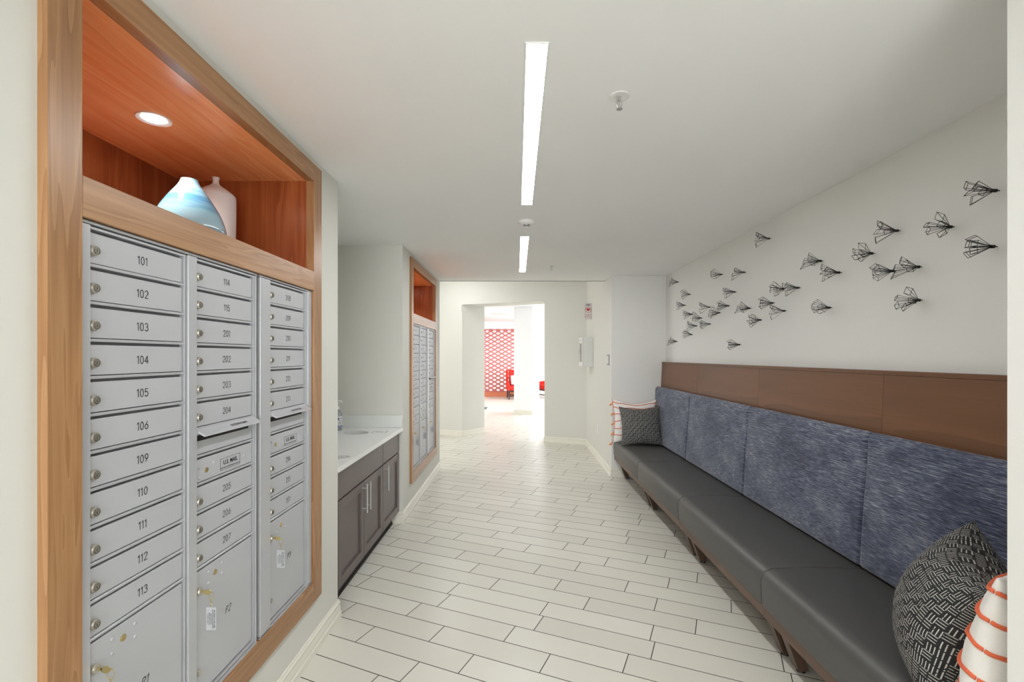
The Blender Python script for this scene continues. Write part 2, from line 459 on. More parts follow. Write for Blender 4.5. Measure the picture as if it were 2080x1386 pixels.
# baseboards with a stepped and coved profile
BP = [(0, 0), (.016, 0), (.016, .030), (.012, .036), (.012, .052), (.0085, .074), (.011, .080), (.011, .088), (.006, .094), (.005, .104), (0, .104)]
def baseboard(name, p0, p1, h=1.0, mitre0=0.0, mitre1=0.0):
    """runs from p0 to p1; stands out on the right-hand side of the run"""
    p0, p1 = Vector(p0), Vector(p1); d = (p1-p0).normalized(); n = Vector((d.y, -d.x))
    mb = MB(); bm = mb.bm; r0, r1 = [], []
    for o, z in BP:
        a = p0+n*o-d*o*mitre0; b = p1+n*o+d*o*mitre1
        r0.append(bm.verts.new((a.x, a.y, z*h))); r1.append(bm.verts.new((b.x, b.y, z*h)))
    k = len(BP)
    for i in range(k): bm.faces.new((r0[i], r1[i], r1[(i+1) % k], r0[(i+1) % k]))
    bm.faces.new(r0[::-1]); bm.faces.new(r1)
    return struct(mb, name, 'base')
baseboard('baseboard_left', (XL, -3.4), (XL, YV0), mitre1=1)
baseboard('baseboard_left_far', (XL, YV1), (XL, YE), mitre0=1, mitre1=1)
baseboard('baseboard_vanity_far', (-1.10, YV1), (XL, YV1), mitre1=1)
baseboard('baseboard_right', (XR, YN0), (XR, -3.4), mitre0=1)
baseboard('baseboard_bench_far', (XR, YN1), (XN, YN1), mitre0=1)
baseboard('baseboard_right_far', (XR, 7.90), (XR, YN1), mitre1=1)
baseboard('baseboard_hall_left', tuple(far), tuple(A), mitre1=.4)
baseboard('baseboard_opening_left', tuple(A), tuple(JB), mitre0=.4)
baseboard('baseboard_hall_right', tuple(B), tuple(near), mitre0=1)

# ------------------------------------------------------------------ lobby beyond the opening
LZ = 2.74
wall('ceiling_lobby', [(-5.4, 5.6, 9.3, 19.0, LZ, LZ+.03)], 'lobbywhite')
wall('wall_lobby_back', [(-5.4, 5.6, 18.6, 18.64, 0, LZ)], 'lobbywhite')
wall('wall_lobby_left', [(-5.4, -5.36, 9.3, 18.6, 0, LZ)], 'lobbywhite')
wall('wall_lobby_right', [(5.5, 5.54, 8, 10.2, 0, LZ), (5.5, 5.54, 17.4, 18.6, 0, LZ), (5.5, 5.54, 10.2, 17.4, 0, .3)], 'lobbywhite')
wall('wall_lobby_soffit', [(-5.4, 5.6, 17.45, 18.6, 2.48, LZ)], 'lobbywhite')
wall('wall_lobby_near', [(1.175, 5.6, 8.25, 8.3, 0, HZ)], 'lobbywhite')
wall('ceiling_lobby_near', [(1.0, 5.6, 8.2, 9.4, LZ, LZ+.03)], 'lobbywhite')
# square column
c0 = Vector((-.075, 12.17)); e1 = Vector((.926, -.377)); e2 = Vector((.377, .926))
m = MB(); q = [c0, c0+e1*.505, c0+e1*.505+e2*.5, c0+e2*.5]
m.prism([tuple(p) for p in q], 'Z', 0, LZ)
struct(m, 'column', 'lobbywhite', 'white square column standing in the bright lobby')
o = baseboard('baseboard_column_front', tuple(q[0]), tuple(q[1]), 1.0, 1, 1)
o = baseboard('baseboard_column_side', tuple(q[1]), tuple(q[2]), 1.0, 1, 1)

# breeze-block style screen with oval holes
def screen():
    t = thing('room_divider_screen', 'rose coloured openwork screen with rows of white-lit oval holes', 'screen', (-1.4, 17.5, 0))
    y0, y1 = 17.42, 17.50; x0, z0, z1 = -2.9, 0.165, 2.47
    pw, ph = 0.268, 0.148; ew, eh = 0.064, 0.040
    bm = bmesh.new()
    nx = 12; nz = int((z1-z0)/ph)
    N = 12
    for i in range(nx*2):
        for j in range(nz+1):
            # half-width columns, each a stack of cells staggered by half a cell
            cx = x0+(i+.5)*pw/2; cz = z0+(j+.5)*ph-(ph/2 if i % 2 else 0)
            zl, zh = max(cz-ph/2, z0), min(cz+ph/2, z1)
            if zh-zl < 0.02: continue
            full = (zl < cz-eh*1.05 and zh > cz+eh*1.05)
            L, R = cx-pw/4, cx+pw/4
            rect = []
            for y in (y0, y1):
                if not full:
                    rect.append(([bm.verts.new((a, y, b)) for a, b in ((L, zl), (R, zl), (R, zh), (L, zh))], None)); continue
                outer, inner = [], []
                for k in range(N):
                    an = 2*PI*(k+.5)/N-PI; c, s = math.cos(an), math.sin(an)
                    inner.append(bm.verts.new((cx+ew*0.97*c, y, cz+eh*s)))
                    f = 1/max(abs(c)/(pw/4), abs(s)/(ph/2))
                    outer.append(bm.verts.new((cx+f*c, y, cz+f*s)))
                rect.append((outer, inner))
            for (o_, i_) in rect:
                if i_ is None: bm.faces.new(o_)
                else:
                    for k in range(N): bm.faces.new((o_[k], o_[(k+1) % N], i_[(k+1) % N], i_[k]))
            if rect[0][1]:
                a, b = rect[0][1], rect[1][1]
                for k in range(N): bm.faces.new((a[k], a[(k+1) % N], b[(k+1) % N], b[k]))
    build(bm, 'screen_panel', 'screenpink', t)
    b = MB(); b.box(x0, 0.33, 17.38, 17.54, 0, 0.165, .004)
    build(b, 'screen_plinth', 'screenbase', t)
screen()

def armchair(name, label, x, y, rot, mirror=False):
    t = thing(name, label, 'armchair', (0, 0, 0), 'red lobby armchairs')
    m = MB(); m.box(-.30, .30, -.30, .30, .30, .46, .03, 3); build(m, 'seat', 'redfab', t, True)
    m = MB(); m.prism([(.20, .44), (.32, .40), (.42, .98), (.34, 1.0), (.27, .95)], 'X', -.27, .27, .02); build(m, 'backrest', 'redfab', t, True)
    for s in (-1, 1):
        m = MB(); m.prism([(.22, .60), (.06, .60), (-.30, .56), (-.34, .30), (.32, .30), (.42, 1.0), (.22, .98)], 'X', s*.30, s*.37, .015)
        build(m, 'wing_arm', 'redfab', t, True)
        for f in (-1, 1):
            m = MB(); m.cyl((s*.31, f*.27, .30), (s*.325, f*.30, 0), .028, .018, 8); build(m, 'leg', 'legdark', t)
    m = MB(); m.box(-.31, .31, -.29, .29, .26, .305); build(m, 'seat_frame', 'legdark', t)
    for q_ in (-.27, .25):
        m = MB(); m.box(-.30, .30, q_, q_+.02, .10, .13); build(m, 'stretcher', 'legdark', t)
    t.location = (x, y, 0); t.rotation_euler = (0, 0, rot)
    return t
armchair('armchair', 'red wingback armchair by the openwork screen, half behind the white column', 0.02, 16.55, 0.12)
armchair('armchair', 'red armchair seen in the narrow gap right of the white column', 1.15, 16.9, -1.2)
pl = MB(); pl.box(-.19, .19, -.05, .05, 0, .34, .04, 3)
o = build(pl, 'cushion', 'pale', None, True); o.location = (-0.02, 16.58, .475); o.rotation_euler = (-0.22, 0, 0.12)
tag(o, 'pale grey cushion standing on the seat of the red armchair', 'cushion')
m = MB(); m.box(-2.2, -.85, 13.25, 13.75, 0, .012, .003); o = build(m, 'floor_mat', 'rug'); tag(o, 'dark grey mat on the lobby floor, only its corner showing', 'mat')
m = MB(); m.box(-.78, -.34, 14.0, 14.3, LZ-.014, LZ, .004)
o = build(m, 'ceiling_fixture', 'whitemetal'); tag(o, 'small square grey light fixture in the lobby ceiling', 'fixture')  # ceiling light fixture as a flat unlit plate

# ------------------------------------------------------------------ mailbox banks
YD = [(1.120, 1.444), (1.4926, 1.8215), (1.937, 2.266)]     # door spans of the three columns
ZT, RP = 1.775, 0.0889
XF = -1.010
ZB = 0.3955
def lock_mb(y, z, r=.0128, x=XF):
    a = MB(); a.cyl((x-.002, y, z), (x+.008, y, z), r, r*.97, 20); a.cyl((x+.008, y, z), (x+.0115, y, z), r*.92, r*.80, 20)
    return a
def lock(y, z, parent, r=.0128):
    o = build(lock_mb(y, z, r), 'lock', 'nickel', parent, True)
    return o
def lock_detail(parent, y, z):
    k = MB(); x = XF+.0122
    k.box(x-.0003, x+.0003, y-.0008, y+.0008, z-.0046, z+.0022)
    k.tube([(x, y+.006*math.cos(a*PI/8), z-.001+.006*math.sin(a*PI/8)) for a in range(16)], .0005, 4, True)
    k.tube([(x, y+.0088*math.cos(a*PI/8), z+.0088*math.sin(a*PI/8)) for a in range(16)], .0004, 4, True)
    return build(k, 'keyway', 'nickeldark', parent)
def rivet(mb, y, z, r=.0042):
    b = bmesh.new(); bmesh.ops.create_uvsphere(b, u_segments=12, v_segments=6, radius=r)
    mb.merge(b, Matrix.Translation((XF, y, z)) @ Matrix.Diagonal((.6, 1, 1, 1)))
NUM = lambda y, z: basis((0, 1, 0), (0, 0, 1), (XF+.0006, y, z))   # letters read towards +Y on the wall facing +X

def door_mb(y0, y1, z0, z1):
    m = MB(); g = .002
    m.box(XF-.010, XF, y0, y1-.010, z0+g, z1-.006, .0008, 1)
    m.box(XF-.010, XF-.0025, y1-.010, y1-.003, z0+g, z1-.006)
    return m
def column(idx, numbers, slot, yoff, unit_name, label, group, keylabel, pname):
    y0, y1 = YD[idx][0]+yoff, YD[idx][1]+yoff
    t = thing(unit_name, label, 'mailbox unit', (XF-.05, y0, ZB), group)
    # body and face frame
    lo = (1.0885, 1.4527, 1.8585)[idx]+yoff; hi = (1.4517, 1.8350, 2.3215)[idx]+yoff
    m = MB(); m.box(-1.38, XF-.012, lo, hi, .370, 1.792)
    build(m, 'cabinet_body', 'aludark', t)
    m = MB(); xf = -1.0005
    m.box(XF-.013, xf, lo, y0-.0015, .372, 1.784, .0015)                       # left stile
    m.box(XF-.013, XF+.003, y1-.001, y1+.0045, .385, 1.784)                     # hinge side
    if hi-y1 > .012: m.box(XF-.013, xf-.002, y1+.0075, min(y1+.013, hi), .372, 1.784)
    if idx == 2: m.box(XF-.013, xf, y1+.016, hi, .372, 1.790, .0015)
    m.box(XF-.013, xf, lo, hi, 1.786, 1.7925, .001)                             # head
    m.box(XF-.013, XF+.004, y0-.002, y1+.004, 1.7765, 1.782)
    m.box(XF-.013, xf, lo, hi, .369, .378, .001); m.box(XF-.013, XF+.004, y0-.002, y1+.004, .3825, .3915)
    for r in range(1, 12):
        z = ZT-r*RP
        m.box(XF-.013, XF+.0035, y0-.002, y1+.001, z+.0015, z+.0085, .0008, 1)     # ledges between the doors
    build(m, 'face_frame', 'alu2', t)
    nums = list(numbers)
    for r in range(11):
        z1 = ZT-r*RP; z0 = z1-RP+.0085; zc = z1-.044
        if slot and r == 6:
            d = build(door_mb(y0, y1, z0, z1), 'mail_slot_door', 'alu', t)
            k = MB(); k.box(XF-.004, XF+.0004, y0+.012, y1-.03, z1-.036, z1-.012); build(k, 'slot_opening', 'dark', d)
            h = MB(); zt = z1+.002
            h.prism([(XF, zt), (XF+.003, zt+.001), (XF+.033, zt-.018), (XF+.034, zt-.021), (XF+.029, zt-.0215), (XF+.012, zt-.012), (XF, zt-.020)], 'Y', y0+.002, y1+.003, .0006, 1)
            hd = build(h, 'slot_hood', 'alu2', d)
            dirv = Vector((.030, 0, -.019)).normalized()
            tm = MB(); tm.merge(text_mesh('OUTGOING MAIL', .0125, .0003), basis((0, 1, 0), tuple(-dirv), (XF+.019, (y0+y1)/2+.045, zt-.0078)))
            build(tm, 'slot_lettering', 'ink', hd)
            continue
        if slot and r == 7:
            d = build(door_mb(y0, y1, z0, z1), 'master_access_door', 'alu', t)
            for (u, w) in ((.020, .032), (.020, .0655), (.093, .032), (.093, .0655), (.270, .048)):
                a = MB(); rivet(a, y0+u, z1-w, .0050); build(a, 'rivet', 'alu2', d, True)
            a = MB(); a.cyl((XF-.002, y0+.057, z1-.047), (XF+.002, y0+.057, z1-.047), .0085, .008, 18); a.box(XF+.0018, XF+.0026, y0+.053, y0+.061, z1-.048, z1-.0455)
            build(a, 'postal_lock', 'brass', d, True)
            a = MB(); ya, yb, za, zb = y0+.130, y0+.2444, z1-.068, z1-.029; w = .0009
            for (p, q_, r_, s_) in ((ya, yb, za, za+w), (ya, yb, zb-w, zb), (ya, ya+w, za, zb), (yb-w, yb, za, zb)): a.box(XF, XF+.0006, p, q_, r_, s_)
            a.merge(text_mesh('U.S. MAIL', .0205, .0006), NUM((ya+yb)/2, zb-.0155))
            a.merge(text_mesh('APPROVED BY THE POSTMASTER GENERAL', .0056, .0001), NUM((ya+yb)/2, za+.0065))
            build(a, 'postal_lettering', 'ink', d)
            continue
        n = nums.pop(0)
        d = build(door_mb(y0, y1, z0, z1), 'mailbox_door', 'alu', t)
        lk = lock(y0+.013, z1-.049, d); 
        lock_detail(d, y0+.013, z1-.049)
        a = MB(); stroke_text(a, str(n), .0205, .0021, NUM(y0+.166, zc+.001)); build(a, 'door_number', 'ink', d)
    # parcel locker
    z1 = ZT-11*RP
    d = build(door_mb(y0, y1, ZB, z1), 'parcel_door', 'alu', t)
    for (u, w) in ((.068, .029), (.068, .064), (.140, .029), (.140, .064)):
        a = MB(); rivet(a, y0+u, z1-w, .0050); build(a, 'rivet', 'alu2', d, True)
    a = MB(); a.cyl((XF-.002, y0+.102, z1-.044), (XF+.0016, y0+.102, z1-.044), .0092, .0088, 20); a.box(XF+.0014, XF+.0024, y0+.098, y0+.106, z1-.046, z1-.0425)
    build(a, 'postal_lock', 'brass', d, True)
    lock(y0+.015, z1-.067, d, .0122)
    a = MB(); a.cyl((XF-.002, y0+.013, ZB+.078), (XF+.010, y0+.013, ZB+.078), .0095, .0085, 16); build(a, 'latch_stop', 'nickel', d, True)
    a = MB(); stroke_text(a, pname, .0225, .0021, NUM(y0+.172, ZB+.198), .25); build(a, 'door_number', 'ink', d)
    # key with its tag
    yk, zk = y0+.015, z1-.067
    kt = thing('parcel_key', keylabel, 'key', (XF+.0125, yk, zk), group.replace('mailbox units', 'parcel keys'))
    a = MB(); a.box(XF+.0125, XF+.022, yk-.0010, yk+.0010, zk-.003, zk+.003)
    b = bmesh.new(); bmesh.ops.create_cone(b, cap_ends=True, segments=20, radius1=.0105, radius2=.0105, depth=.002)
    a.merge(b, Matrix.Translation((XF+.031, yk, zk-.002)) @ Matrix.Rotation(PI/2, 4, 'X') @ Matrix.Diagonal((1.15, .8, 1, 1)))
    build(a, 'key_blade', 'brass', kt, True)
    a = MB(); cx, cz = XF+.043, zk-.013
    a.tube([(cx+.009*math.cos(i*PI/9), yk+.002*math.sin(i*PI/9), cz+.011*math.sin(i*PI/9)) for i in range(18)], .0009, 6, True)
    for i, rr in enumerate((.005, .005, .004)):
        zz = cz-.014-i*.0078
        if i % 2: a.tube([(cx, yk+rr*.6*math.cos(j*PI/6), zz+rr*math.sin(j*PI/6)) for j in range(12)], .0008, 5, True)
        else: a.tube([(cx+rr*.7*math.cos(j*PI/6), yk, zz+rr*math.sin(j*PI/6)) for j in range(12)], .0008, 5, True)
    build(a, 'key_ring', 'brass', kt, True)
    zt = zk-.050
    a = MB(); a.box(cx-.016, cx+.016, yk-.001, yk+.001, zt-.072, zt, .0006, 1); build(a, 'key_tag', 'acrylic', kt)
    a = MB(); B4 = lambda x, z: basis((0, 0, -1), (1, 0, 0), (x, yk-.0013, z))
    for k, (s, w) in enumerate((('PROPERTY OF USPS', .0065), ('RETURN POSTAGE GUARANTEED', .004), ('DEPOSIT IN ANY', .0045), ('MAIL RECEPTACLE', .0045), ('U.S. POSTAL SERVICE', .0035))):
        a.merge(text_mesh(s, w, .0001), B4(cx+.0105-k*.0052, zt-.036))
    build(a, 'tag_lettering', 'ink', kt)
    return t

def surround(yoff, label, doff):
    """wooden frame with the display recess above the mailboxes"""
    y0, y1 = 1.0045+yoff, 2.4175+yoff; i0, i1 = 1.0866+yoff, 2.326+yoff
    xb, xf = -1.009, -0.990
    t = thing('mailbox_surround', label, 'wooden surround', (XL, (y0+y1)/2, .272), 'wooden mailbox surrounds')
    bv = .0015
    m = MB(); m.box(xb-.02, xf, y0, i0, .272, 2.415, bv); build(m, 'frame_stile', 'tanZ', t)
    m = MB(); m.box(xb-.02, xf, i1, y1, .272, 2.415, bv); build(m, 'frame_stile', 'tanZ', t)
    m = MB(); m.box(xb-.02, xf, i0, i1, 2.331, 2.415, bv); build(m, 'frame_rail', 'tanY', t)
    m = MB(); m.box(xb-.02, xf, i0, i1, 1.7945, 1.8885, bv); build(m, 'frame_rail', 'tanY', t)
    m = MB(); m.box(xb-.02, xf, i0, i1, .272, .3685, bv); build(m, 'frame_rail', 'tanY', t)
    D_ = -1.64
    m = MB(); m.box(D_-.015, D_, i0-.015, i1+.03, 1.86, 2.36); build(m, 'niche_back', 'redZ', t)
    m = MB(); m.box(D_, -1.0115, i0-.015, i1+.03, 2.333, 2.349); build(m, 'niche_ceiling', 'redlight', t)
    m = MB(); m.box(D_, -1.030, i0-.015, i1+.03, 1.868, 1.884); build(m, 'niche_shelf', 'redY', t)
    m = MB(); m.box(D_, -1.0115, i1+.006, i1+.022, 1.884, 2.333); build(m, 'niche_side', 'redZ', t)
    m = MB(); m.box(D_, -1.0115, i0-.018, i0-.002, 1.884, 2.333); build(m, 'niche_side', 'redZ', t)
    m = MB(); m.box(-1.14, -1.0305, i1+.002, i1+.015, .3685, 1.7945); build(m, 'reveal_strip', 'redZ', t)
    # downlight
    lx, ly = -1.309, 1.719+yoff+doff
    dl = thing('downlight', 'round white downlight in the %s mailbox display niche' % ('near' if yoff == 0 else 'far'), 'light', (lx, ly, 2.333), 'niche downlights')
    m = MB(); m.lathe([(.038, -.0005), (.0535, -.0045), (.054, 0), (.046, .0), (.036, .0)], (lx, ly, 2.3325)); build(m, 'trim_ring', 'white', dl, True)
    m = MB(); m.cyl((lx, ly, 2.330), (lx, ly, 2.3324), .036, .036, 28); build(m, 'lens', 'lamp', dl)
    l = D.lights.new('niche_spot', 'SPOT'); l.energy = 18; l.color = (1, .93, .84); l.spot_size = 2.3; l.spot_blend = .7; l.shadow_soft_size = .035
    lo_ = D.objects.new('niche_spot', l); C.objects.link(lo_); lo_.location = (lx, ly, 2.322)
    return t
surround(0, 'tan walnut frame around the nearest mailbox bank, with two vases in its top niche', 0)
surround(3.484, 'tan walnut frame around the far mailbox bank beyond the vanity, niche empty', .12)

n1 = [[101, 102, 103, 104, 105, 106, 109, 110, 111, 112, 113], [114, 115, 201, 202, 203, 204, 205, 206, 207], [208, 209, 210, 211, 212, 213, 214, 215, 301]]
GN = 'near bank mailbox units'
column(0, n1[0], False, 0, 'mailbox_unit', 'grey mailbox column numbered 101 to 113 with parcel door P1, nearest the camera', GN, 'brass key in the lock of parcel door P1', 'P1')
column(1, n1[1], True, 0, 'mailbox_unit', 'grey mailbox column numbered 114 to 207 with outgoing slot and parcel door P2', GN, 'brass key with clear tag hanging from parcel door P2', 'P2')
column(2, n1[2], True, 0, 'mailbox_unit', 'grey mailbox column numbered 208 to 301 with outgoing slot and parcel door P3', GN, 'brass key with clear tag hanging from parcel door P3', 'P3')
n2 = [list(range(302, 313)), [313, 314, 315]+list(range(401, 409)), list(range(409, 416))+[501, 502]]
GF = 'far bank mailbox units'
column(0, n2[0], False, 3.484, 'mailbox_unit', 'left column of the far mailbox bank, plain stack of doors beside the vanity', GF, 'key and tag on the left parcel door of the far bank', 'P4')
column(1, n2[1], False, 3.484, 'mailbox_unit', 'middle column of the far mailbox bank, without an outgoing slot', GF, 'key and tag on the middle parcel door of the far bank', 'P5')
column(2, n2[2], True, 3.484, 'mailbox_unit', 'right column of the far mailbox bank, with the projecting outgoing mail slot', GF, 'key and tag on the right parcel door of the far bank', 'P6')

# vases in the near niche
def smooth_prof(p, n=6):
    out = []
    for i in range(len(p)-1):
        a = p[max(i-1, 0)]; b = p[i]; c = p[i+1]; d = p[min(i+2, len(p)-1)]
        for k in range(n):
            t = k/n
            out.append(tuple(.5*((2*b[j])+(-a[j]+c[j])*t+(2*a[j]-5*b[j]+4*c[j]-d[j])*t*t+(-a[j]+3*b[j]-3*c[j]+d[j])*t**3) for j in range(2)))
    out.append(p[-1]); return out
m = MB(); m.lathe(smooth_prof([(.055, 0), (.085, .012), (.117, .055), (.121, .085), (.103, .140), (.072, .195), (.041, .240), (.030, .262), (.028, .268), (.023, .260), (.028, .20)]), (0, 0, 0), 64)
o = build(m, 'vase', 'vase', None, True, angle=80); o.location = (-1.256, 1.828, 1.884)
tag(o, 'squat teardrop vase glazed blue and teal, in the niche above the mailboxes', 'vase')
m = MB(); m.lathe(smooth_prof([(.060, 0), (.074, .006), (.076, .10), (.078, .20), (.078, .285), (.073, .305), (.045, .328), (.020, .345), (.0125, .358), (.0125, .372), (.0155, .379), (.011, .379), (.009, .36)], 4), (0, 0, 0), 48)
o = build(m, 'bottle_vase', 'porcelain', None, True, angle=60); o.location = (-1.330, 2.105, 1.884)
tag(o, 'tall matte white bottle vase with tiny neck, behind the blue vase', 'vase')

# ------------------------------------------------------------------ vanity
def vanity():
    t = thing('vanity_cabinet', 'dark brown vanity cabinet with three panelled doors under the white counter', 'cabinet', (-1.35, 3.44, 0))
    xf = -1.034
    m = MB()
    for b_ in ((-1.655, -1.640, 2.70, 4.185, .112, .815), (-1.640, xf-.020, 2.70, 2.718, .112, .815), (-1.640, xf-.020, 4.167, 4.185, .112, .815),
               (-1.640, xf-.020, 2.718, 4.167, .112, .130), (xf-.040, xf-.020, 2.718, 4.167, .130, .815)): m.box(*b_)
    build(m, 'cabinet_body', 'vanitydark', t)
    m = MB(); m.box(-1.60, -1.097, 2.70, 4.185, 0, .112); m.box(-1.097, -1.092, 2.70, 4.185, 0, .018, .001); build(m, 'toe_kick', 'vanitydark', t)
    m = MB(); m.box(xf-.019, xf, 2.705, 3.672, .640, .812, .0015); build(m, 'false_front', 'vanity', t)
    m = MB(); m.box(xf-.019, xf, 3.679, 4.178, .640, .812, .0015); build(m, 'drawer', 'vanity', t)
    for (a, b, hy) in ((2.760, 3.222, 3.185), (3.228, 3.672, 3.258), (3.679, 4.178, 3.715)):
        d = MB(); s = .058; z0, z1 = .118, .630
        d.box(xf-.019, xf, a, a+s, z0, z1, .0015); d.box(xf-.019, xf, b-s, b, z0, z1, .0015)
        d.box(xf-.019, xf, a+s, b-s, z0, z0+s, .0015); d.box(xf-.019, xf, a+s, b-s, z1-s, z1, .0015)
        d.box(xf-.019, xf-.012, a+s-.002, b-s+.002, z0+s-.002, z1-s+.002)
        dd = build(d, 'door', 'vanity', t)
        h = MB(); xb = xf+.033
        h.cyl((xb, hy, .428), (xb, hy, .622), .006, .006, 14)
        for z in (.457, .592): h.cyl((xf, hy, z), (xb, hy, z), .0045, .0045, 10)
        build(h, 'bar_handle', 'steel', dd, True)
    return t
vanity()
def counter():
    t = thing('countertop', 'white quartz countertop with round cut-out and far-side splash', 'countertop', (-1.35, 3.44, .815))
    cx, cy, r = -1.315, 3.905, .098
    x0, x1, y0, y1 = -1.658, -1.006, 2.692, 4.209; z0, z1 = .817, .848
    bm = bmesh.new(); N = 48
    def ring(z):
        inner, outer = [], []
        for k in range(N):
            a = 2*PI*k/N; c, s = math.cos(a), math.sin(a)
            inner.append(bm.verts.new((cx+r*c, cy+r*s, z)))
            f = min(((x1-cx)/c if c > 1e-9 else (x0-cx)/c if c < -1e-9 else 1e9), ((y1-cy)/s if s > 1e-9 else (y0-cy)/s if s < -1e-9 else 1e9))
            outer.append((cx+f*c, cy+f*s))
        return inner, outer
    ti, to = ring(z1); bi, bo = ring(z0)
    tv = [bm.verts.new((p[0], p[1], z1)) for p in to]; bv = [bm.verts.new((p[0], p[1], z0)) for p in bo]
    for k in range(N):
        j = (k+1) % N
        bm.faces.new((tv[k], tv[j], ti[j], ti[k])); bm.faces.new((bv[k], bv[j], bi[j], bi[k]))
        bm.faces.new((ti[k], ti[j], bi[j], bi[k]))
    # corners and sides
    for (X, Y) in ((x0, y0), (x1, y0), (x1, y1), (x0, y1)):
        for ring_, z in ((to, z1), (bo, z0)):
            for k in range(N):
                p, q_ = ring_[k], ring_[(k+1) % N]
                if (abs(p[0]-X) < 1e-6 and abs(q_[1]-Y) < 1e-6 and abs(p[1]-Y) > 1e-6 and abs(q_[0]-X) > 1e-6) or (abs(p[1]-Y) < 1e-6 and abs(q_[0]-X) < 1e-6 and abs(p[0]-X) > 1e-6 and abs(q_[1]-Y) > 1e-6):
                    bm.faces.new([bm.verts.new((p[0], p[1], z)), bm.verts.new((X, Y, z)), bm.verts.new((q_[0], q_[1], z))])
    P = [(x0, y0), (x1, y0), (x1, y1), (x0, y1)]
    for i in range(4):
        a, b = P[i], P[(i+1) % 4]
        bm.faces.new([bm.verts.new(v) for v in ((a[0], a[1], z0), (b[0], b[1], z0), (b[0], b[1], z1), (a[0], a[1], z1))])
    build(bm, 'counter_slab', 'quartz', t)
    m = MB(); m.box(-1.658, -1.013, 4.190, 4.210, .8485, .957, .001); build(m, 'side_splash', 'quartz', t)
    m = MB(); m.box(-1.658, -1.640, 2.70, 4.19, .8485, .957, .001); build(m, 'back_splash', 'quartz', t)
    b = MB(); b.lathe([(.0955, .0), (.097, .0), (.097, -.12), (.0955, -.12), (.0955, .0)], (cx, cy, .8455), 40, caps=False); 
    build(b, 'chute_ring', 'whitemetal', t, True)
    return t
counter()
# markings on the counter
def decal(name, label, cx, cy, ang, kind):
    m = MB(); R = Matrix.Translation((cx, cy, .8486)) @ Matrix.Rotation(ang, 4, 'Z')
    if kind == 'sq':
        for (a, b, c, d) in ((-.06, -.03, -.05, -.045), (-.06, -.055, -.05, .05), (-.06, -.03, .045, .05), (.03, .06, -.05, -.045), (.055, .06, -.05, .05), (.03, .06, .045, .05)):
            m.poly([R @ Vector((x, y, 0)) for x, y in ((a, c), (b, c), (b, d), (a, d))])
        for k in range(2):
            pts = [(-.035+i*.006, .008-k*.016+.005*math.sin(i*2.3+k)) for i in range(12)]
            for p, q_ in zip(pts, pts[1:]): m.poly([R @ Vector(v) for v in ((p[0], p[1]-.004, 0), (q_[0], q_[1]-.004, 0), (q_[0], q_[1]+.004, 0), (p[0], p[1]+.004, 0))])
    else:
        for r in (.062, .050):
            for k in range(28):
                a, b = 2*PI*k/28, 2*PI*(k+.75)/28
                m.poly([R @ Vector(v) for v in ((r*math.cos(a), .7*r*math.sin(a), 0), ((r+.004)*math.cos(a), .7*(r+.004)*math.sin(a), 0), ((r+.004)*math.cos(b), .7*(r+.004)*math.sin(b), 0), (r*math.cos(b), .7*r*math.sin(b), 0))])
        pts = [(-.035+i*.006, .010*math.sin(i*1.9)) for i in range(12)]
        for p, q_ in zip(pts, pts[1:]): m.poly([R @ Vector(v) for v in ((p[0], p[1]-.003, 0), (q_[0], q_[1]-.003, 0), (q_[0], q_[1]+.003, 0), (p[0], p[1]+.003, 0))])
    tag(build(m, name, 'ink'), label, 'label')
p = at(771, 878, Z=.848); decal('counter_label', 'small square label marked on the counter right of the round cut-out', p.x, p.y, 0, 'sq')
p = at(688, 929, Z=.848); decal('counter_label', 'dark oval marking on the near end of the white counter', p.x, p.y, .2, 'rd')
# hand sanitiser bottle
t = thing('pump_bottle', 'clear hand gel pump bottle at the back of the counter, half hidden by the wall', 'bottle', (-1.525, 4.04, .8485), None)
bx, by, bz = -1.522, 4.04, .8485
m = MB(); m.lathe(smooth_prof([(.036, 0), (.040, .006), (.040, .125), (.036, .150), (.018, .168), (.014, .178)], 4), (bx, by, bz), 28); build(m, 'bottle_body', 'liquid', t, True)
m = MB(); m.cyl((bx, by, bz+.176), (bx, by, bz+.200), .018, .017, 20); m.cyl((bx, by, bz+.20), (bx, by, bz+.240), .005, .005, 10); m.box(bx-.012, bx+.034, by-.010, by+.010, bz+.236, bz+.252, .003)
m.cyl((bx+.032, by, bz+.244), (bx+.046, by, bz+.234), .004, .003, 8); build(m, 'pump', 'white', t, True)
m = MB(); bmm = m.bm
for z0, z1 in ((.030, .120),):
    for k in range(12):
        a, b = -PI*.80+k*PI*.9/12, -PI*.80+(k+1)*PI*.9/12
        m.poly([(bx+.0405*math.cos(a), by+.0405*math.sin(a), bz+z0), (bx+.0405*math.cos(b), by+.0405*math.sin(b), bz+z0), (bx+.0405*math.cos(b), by+.0405*math.sin(b), bz+z1), (bx+.0405*math.cos(a), by+.0405*math.sin(a), bz+z1)])
lab = build(m, 'bottle_label', 'white', t)
m = MB()
for z0, z1, a0, a1 in ((.030, .044, -.8, .1), (.086, .112, -.45, -.30), (.100, .104, -.4, .05)):
    for k in range(8):
        a, b = PI*(a0+k*(a1-a0)/8), PI*(a0+(k+1)*(a1-a0)/8)
        m.poly([(bx+.0409*math.cos(a), by+.0409*math.sin(a), bz+z0), (bx+.0409*math.cos(b), by+.0409*math.sin(b), bz+z0), (bx+.0409*math.cos(b), by+.0409*math.sin(b), bz+z1), (bx+.0409*math.cos(a), by+.0409*math.sin(a), bz+z1)])
build(m, 'label_print', 'blueprint', t)

